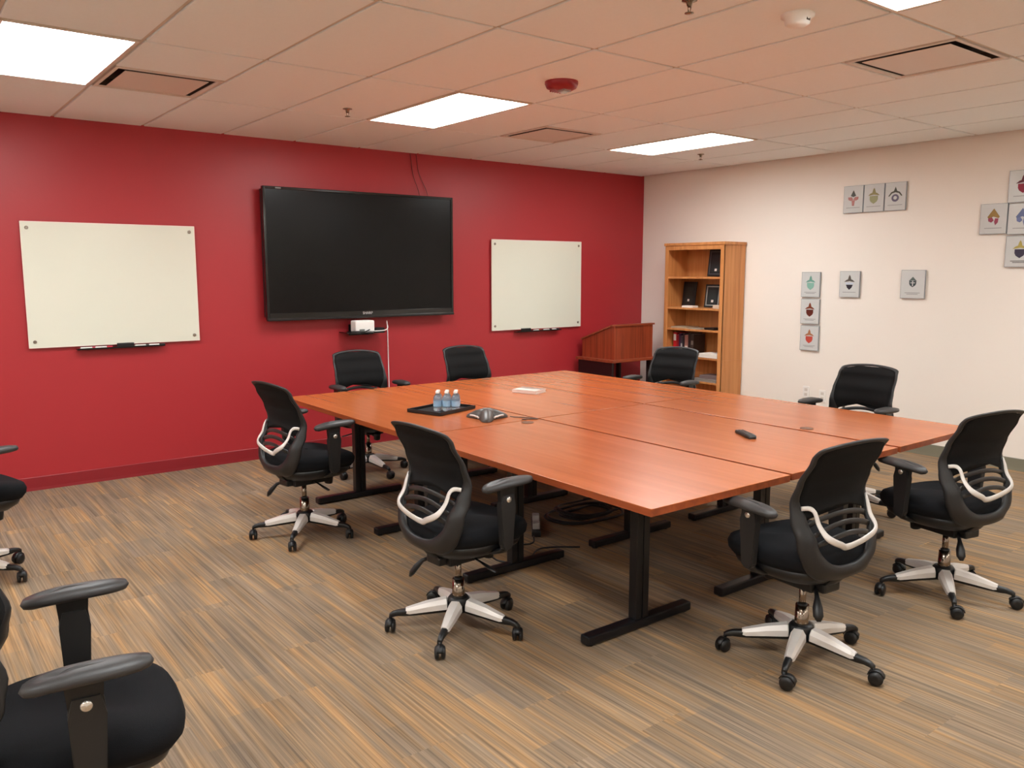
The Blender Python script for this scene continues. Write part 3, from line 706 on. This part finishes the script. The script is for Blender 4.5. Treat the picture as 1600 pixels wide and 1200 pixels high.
# ---------------------------------------------------------------- office chair (seat faces +Y)
OUT = [(0, .405), (.090, .409), (.160, .430), (.208, .485), (.229, .56), (.232, .64), (.222, .74), (.213, .85), (.206, .925), (.190, .950), (.115, .965), (0, .972)]
INN = [(0, .470), (.062, .475), (.115, .498), (.150, .540), (.167, .60), (.178, .66), (.198, .75), (.197, .85), (.192, .910), (.176, .935), (.108, .950), (0, .957)]
YP = [(.38, -.160), (.43, -.192), (.50, -.212), (.58, -.205), (.66, -.168), (.73, -.150), (.80, -.163), (.90, -.206), (.975, -.243)]
def yb_(x, z):
    k = interp([(.38, .6), (.5, 1.2), (.68, 1.1), (.85, .75), (.98, .5)], z)
    return interp(YP, z)+k*x*x
def make_chair(label):
    t = thing('office_chair', label, 'chair', (0, 0, 0), 0, 'black mesh-back swivel chairs')
    # seat cushion
    def ring(wx, yf, ybk, z, dz=0, n=40):
        r = []
        for k in range(n):
            a = 2*PI*k/n; c, s = math.cos(a), math.sin(a); e = 2/3.2
            x = wx*abs(c)**e*(1 if c > 0 else -1); yy = abs(s)**e*(1 if s > 0 else -1)
            y = yf*yy if s > 0 else ybk*-yy
            y = (yf*yy if yy > 0 else -ybk*yy*-1)
            wz = z + dz*(1-(yy if yy > 0 else 0)**4)
            r.append(Vector((x*(1-.08*max(0, -yy)), y+.03, wz-.02*max(0, yy)**3)))
        return r
    b = MB(); b.loft([ring(.19, .20, .18, .432), ring(.225, .235, .21, .438), ring(.246, .252, .225, .464), ring(.25, .256, .228, .492), ring(.240, .246, .220, .514), ring(.215, .222, .20, .527), ring(.12, .13, .12, .532), ring(.02, .02, .02, .532)])
    b.build('seat', M_fabric, t)
    b = MB(); b.loft([ring(.09, .12, .12, .365), ring(.16, .17, .165, .375), ring(.215, .215, .205, .410), ring(.230, .230, .213, .446)]); b.build('seat_pan', M_plastic, t)
    # back frame: ring swept between the two outlines
    o1 = [(x, z) for x, z in OUT]; i1 = [(x, z) for x, z in INN]
    def full(P):
        q = P+[(-x, z) for x, z in P[::-1][1:-1]]
        return catmull([(x, 0, z) for x, z in q], 5, True)
    Fo, Fi = full(o1), full(i1); n = len(Fo)
    b = MB(); prof = []
    rings = []
    for k in range(n):
        po, pi_ = Fo[k], Fi[k]; mid = (po+pi_)/2; wdt = (po-pi_).length
        th = min(.016, .007+wdt*.10)
        P = []
        for u, dy in ((0, -.35), (.08, -.85), (.5, -1.0), (.92, -.85), (1, -.35), (1, .35), (.92, .85), (.5, 1.0), (.08, .85), (0, .35)):
            q = pi_.lerp(po, u); P.append(Vector((q.x, yb_(q.x, q.z)+dy*th - (.012 if wdt > .05 and dy < 0 else 0)*math.sin(PI*u), q.z)))
        rings.append(P)
    rings.append(rings[0]); b.loft(rings, cap=False); bmesh.ops.remove_doubles(b.bm, verts=list(b.bm.verts), dist=1e-5)
    b.build('back_frame', M_shell, t)
    # mesh panel
    wi = lambda z: interp([(.60, .172), (.66, .182), (.75, .202), (.85, .200), (.908, .195), (.935, .180), (.949, .118), (.960, .06)], z)
    b = MB(); zs = [.688+.0113*k for k in range(24)]+[.954]
    fr, bk = [], []
    for z in zs:
        W_ = wi(z); row = []
        for j in range(15):
            u = -1+2*j/14; zz = z+.012*(1-u*u)*(1-(z-.682)/.28)**2-.040*u*u*(1-(z-.682)/.28)**2; row.append(Vector((W_*u, yb_(W_*u, zz)+.006, zz)))
        fr.append(row)
        bk.append([p-Vector((0, .010, 0)) for p in fr[-1]])
    b.loft([f_+g_[::-1] for f_, g_ in zip(fr, bk)])
    b.build('backrest', M_mesh, t)
    # slats
    for k, z in enumerate((.664, .627, .590)):
        pts = []
        W_ = (.178, .172, .162)[k]
        for j in range(13):
            x = W_*(-1+2*j/12); zz = z+.006-.036*(x/W_)**2; pts.append(Vector((x, yb_(x, zz)-.002, zz)))
        b = MB(); b.tube(pts, .004, seg=8, ry=.0115); b.build('lumbar_slat', M_slat, t)
    # silver bar on the rear of the back
    def yr(x, z, o_): return yb_(x, z)-o_
    K = [(-.196, .702, .012), (-.172, .704, .024), (-.160, .688, .030), (-.156, .645, .036), (-.150, .608, .042), (-.124, .586, .038), (-.070, .562, .020), (-.026, .542, -.004), (0, .539, -.008)]
    K = K+[(-x, z, o_) for x, z, o_ in K[::-1][1:]]
    pts = catmull([(x, yr(x, z, o_), z) for x, z, o_ in K], 4)
    b = MB(); nb = len(pts); b.tube(pts, [.0135 if 15 < i < nb-16 else .0135-.004*min(1, abs((15 if i <= 15 else nb-16)-i)/8) for i in range(nb)], seg=10, ry=.005, up=(0, 1, 0)); b.build('lumbar_bar', M_silver, t)['label'] = 'silver V-shaped lumbar bar'
    # back support stem
    b = MB(); b.tube(catmull([(0, -.04, .365), (0, -.10, .362), (0, -.145, .380), (0, -.175, .418)], 4), [.040]*13, seg=10, ry=[.012]*13); b.build('back_bracket', M_plastic, t)
    # arms
    for s in (-1, 1):
        b = MB()
        def prn(x0_, yl, yh, zz, wv): return [Vector((x0_+wv*math.copysign(abs(math.cos(a))**.8, math.cos(a)), (yl+yh)/2+(yh-yl)/2*math.copysign(abs(math.sin(a))**.85, math.sin(a)), zz-.012*max(0, -math.sin(a))**2)) for a in [2*PI*k/28 for k in range(28)]]
        X = s*.272
        b.loft([prn(X, -.05, .17, .700, .022), prn(X, -.068, .192, .706, .040), prn(X, -.074, .198, .716, .044), prn(X, -.068, .192, .728, .038), prn(X, -.04, .16, .734, .022), prn(X, 0, .1, .735, .008)])
        b.build('arm_pad', M_pad, t)
        b = MB(); b.prism([(.020, .60), (.085, .60), (.092, .704), (.010, .704)], lambda u, v, d: Vector((d, u, v)), X-.011, X+.011); b.build('arm_stem', M_plastic, t)
        b = MB(); poly = [(.022, .445), (.036, .426), (.064, .424), (.084, .440), (.094, .62), (.088, .672), (.020, .672), (.014, .62)]
        q = bmesh.new(); A_ = [q.verts.new((X-.016, u, v)) for u, v in poly]; B_ = [q.verts.new((X+.016, u, v)) for u, v in poly]
        q.faces.new(A_[::-1]); q.faces.new(B_)
        for k in range(len(poly)): q.faces.new((A_[k], A_[(k+1) % len(poly)], B_[(k+1) % len(poly)], B_[k]))
        bmesh.ops.bevel(q, geom=list(q.edges), offset=.006, segments=3, affect='EDGES'); b.merge(q, None)
        po = b.build('arm_post', M_shell, t)
        b = MB(); b.lathe([(.013, 0), (.0135, .004), (.010, .007), (.0, .008)], None, 16, Matrix.Translation((X+s*.016, .053, .648)) @ Matrix.Rotation(s*PI/2, 4, 'Y'), cap=False); b.build('lock_button', M_button, po)['label'] = 'bright metal button'
        b = MB(); b.tube([(X, .053, .445), (X-s*.02, .053, .418), (X-s*.07, .053, .398), (s*.10, .053, .382)], [.022, .026, .028, .028], seg=10, ry=[.012]*4); b.build('arm_bracket', M_plastic, t)
    # mechanism and levers
    b = MB(); b.box(-.075, .075, -.10, .14, .325, .375, bev=.010); b.box(-.05, .05, -.14, -.08, .33, .37, bev=.01); b.build('tilt_mechanism', M_plastic, t)
    b = MB(); b.lathe([(.018, 0), (.026, .006), (.026, .05), (.022, .056)], None, 14, Matrix.Translation((0, .17, .29)) @ Matrix.Rotation(-.15, 4, 'X')); b.cyl((0, .165, .34), (0, .16, .36), .012); b.build('tension_knob', M_plastic, t)
    b = MB(); b.tube([(-.05, -.10, .345), (-.085, -.135, .325), (-.105, -.155, .295), (-.118, -.17, .268), (-.124, -.178, .25)], [.007, .010, .020, .020, .008], seg=10, ry=[.007, .010, .014, .014, .006], up=(1, 1, 0)); b.build('tilt_lever', M_plastic, t)
    b = MB(); b.tube([(.06, .03, .345), (.13, .03, .335), (.19, .03, .325), (.235, .03, .318)], [.005, .006, .012, .010], seg=8, ry=[.005, .005, .005, .004]); b.build('height_lever', M_plastic, t)
    # gas lift
    b = MB(); b.lathe([(.0145, .20), (.0145, .33)], M_chrome, 20)
    b.lathe([(.019, .225), (.021, .228), (.021, .236), (.016, .240)], M_plastic, 20); b.build('gas_lift', None, t)
    b = MB(); b.lathe([(.031, .115), (.029, .16), (.027, .232)], M_chrome, 24); b.build('lift_sleeve', None, t)
    # five star base; a part of its own so that it can be swivelled
    base = MB()
    base.lathe([(.030, .078), (.046, .084), (.050, .140), (.042, .150), (.030, .152)], None, 28)
    for k in range(5):
        R = Matrix.Rotation(k*2*PI/5, 4, 'Z'); rg = []
        for x, wv, za, zb in ((.030, .026, .082, .126), (.10, .024, .078, .120), (.20, .018, .070, .106), (.245, .014, .068, .098), (.275, .013, .070, .095), (.298, .011, .066, .088), (.312, .010, .058, .078)):
            rg.append([R @ Vector((x, wv*u, za+(zb-za)*v)) for u, v in ((-1, .2), (-.7, 0), (.7, 0), (1, .2), (1, .75), (.7, 1), (-.7, 1), (-1, .75))])
        base.loft(rg)
    base = base.build('star_base', M_plastic, t)
    for k in range(5):
        R = Matrix.Rotation(k*2*PI/5, 4, 'Z'); rg = []
        for x, wv, za, zb in ((.052, .030, .100, .140), (.056, .032, .098, .145), (.14, .027, .090, .130), (.222, .020, .080, .108), (.238, .014, .082, .104)):
            rg.append([R @ Vector((x, wv*u, za+(zb-za)*v)) for u, v in ((-1, 0), (1, 0), (.95, .55), (.55, 1), (-.55, 1), (-.95, .55))])
        b = MB(); b.loft(rg, smooth=False); c = b.build('leg_cover', M_silver, base)
        b = MB(); G = R @ Matrix.Translation((.306, 0, 0)) @ Matrix.Rotation(random.uniform(0, 6), 4, 'Z')
        for s in (-1, 1):
            b.lathe([(.016, 0), (.027, .003), (.029, .010), (.026, .017), (.012, .020)], None, 20, G @ Matrix.Translation((-.014, s*.004, .029)) @ Matrix.Rotation(-s*PI/2, 4, 'X'))
        b.lathe([(.0075, .03), (.0075, .07)], None, 10, R @ Matrix.Translation((.306, 0, 0)))
        hood = []
        for j in range(9):
            a = PI*(.12+.8*j/8); hood.append([G @ Vector((-.014+.034*math.cos(a), y_, .029+.034*math.sin(a))) for y_ in (-.014, .014)]+[G @ Vector((-.014+.030*math.cos(a), y_, .029+.030*math.sin(a))) for y_ in (.014, -.014)])
        b.loft(hood)
        b.build('caster', M_plastic, base)
    return t
CH = [ # x, y, yaw(deg, 0 faces +Y), base angle(world deg), arm drop, label
 (-5.276, -3.893, -87, 5, 0, 'black mesh office chair at the left table side, nearer one, rear view'),
 (-5.265, -2.195, -84, 16, 0, 'black mesh office chair at the left table side, farther one by the red wall'),
 (-4.310, -5.015, -6, 58, .033, 'black mesh office chair at the near table end, left of the two there'),
 (-3.140, -5.055, -12, 70, .033, 'black mesh office chair at the near table end, rightmost with back partly cut'),
 (-2.075, -3.915, 91, 54, 0, 'black mesh office chair facing us across the table, below the crest plaques'),
 (-2.075, -2.235, 101, 20, 0, 'black mesh office chair facing us in front of the bookcase'),
 (-3.245, -1.165, 178, 40, .06, 'black mesh office chair against the table far side, right of the television shelf'),
 (-4.185, -.985, 176, 57, 0, 'black mesh office chair at the table far side, directly below the television shelf'),
 (-6.995, -1.850, -76, 30, 0, 'office chair mostly cut by the left photo edge, near the red wall'),
 (-6.985, -4.640, -97.5, 20, 0, 'office chair in the bottom left corner, closest to the camera, seat and arms seen'),
]
proto = None
for x, y, yw, ba, drop, lab in CH:
    if proto is None: proto = c = make_chair(lab); c.location = (x, y, .001); c.rotation_euler = (0, 0, math.radians(yw))
    else: c = dup(proto, (x, y, .001), math.radians(yw), lab)
    for ch in c.children:
        if ch.name.startswith('star_base'): ch.rotation_euler = (0, 0, math.radians(ba-yw))
        if drop and ch.name.split('.')[0] in ('arm_pad', 'arm_stem'): ch.location = (0, 0, -drop)
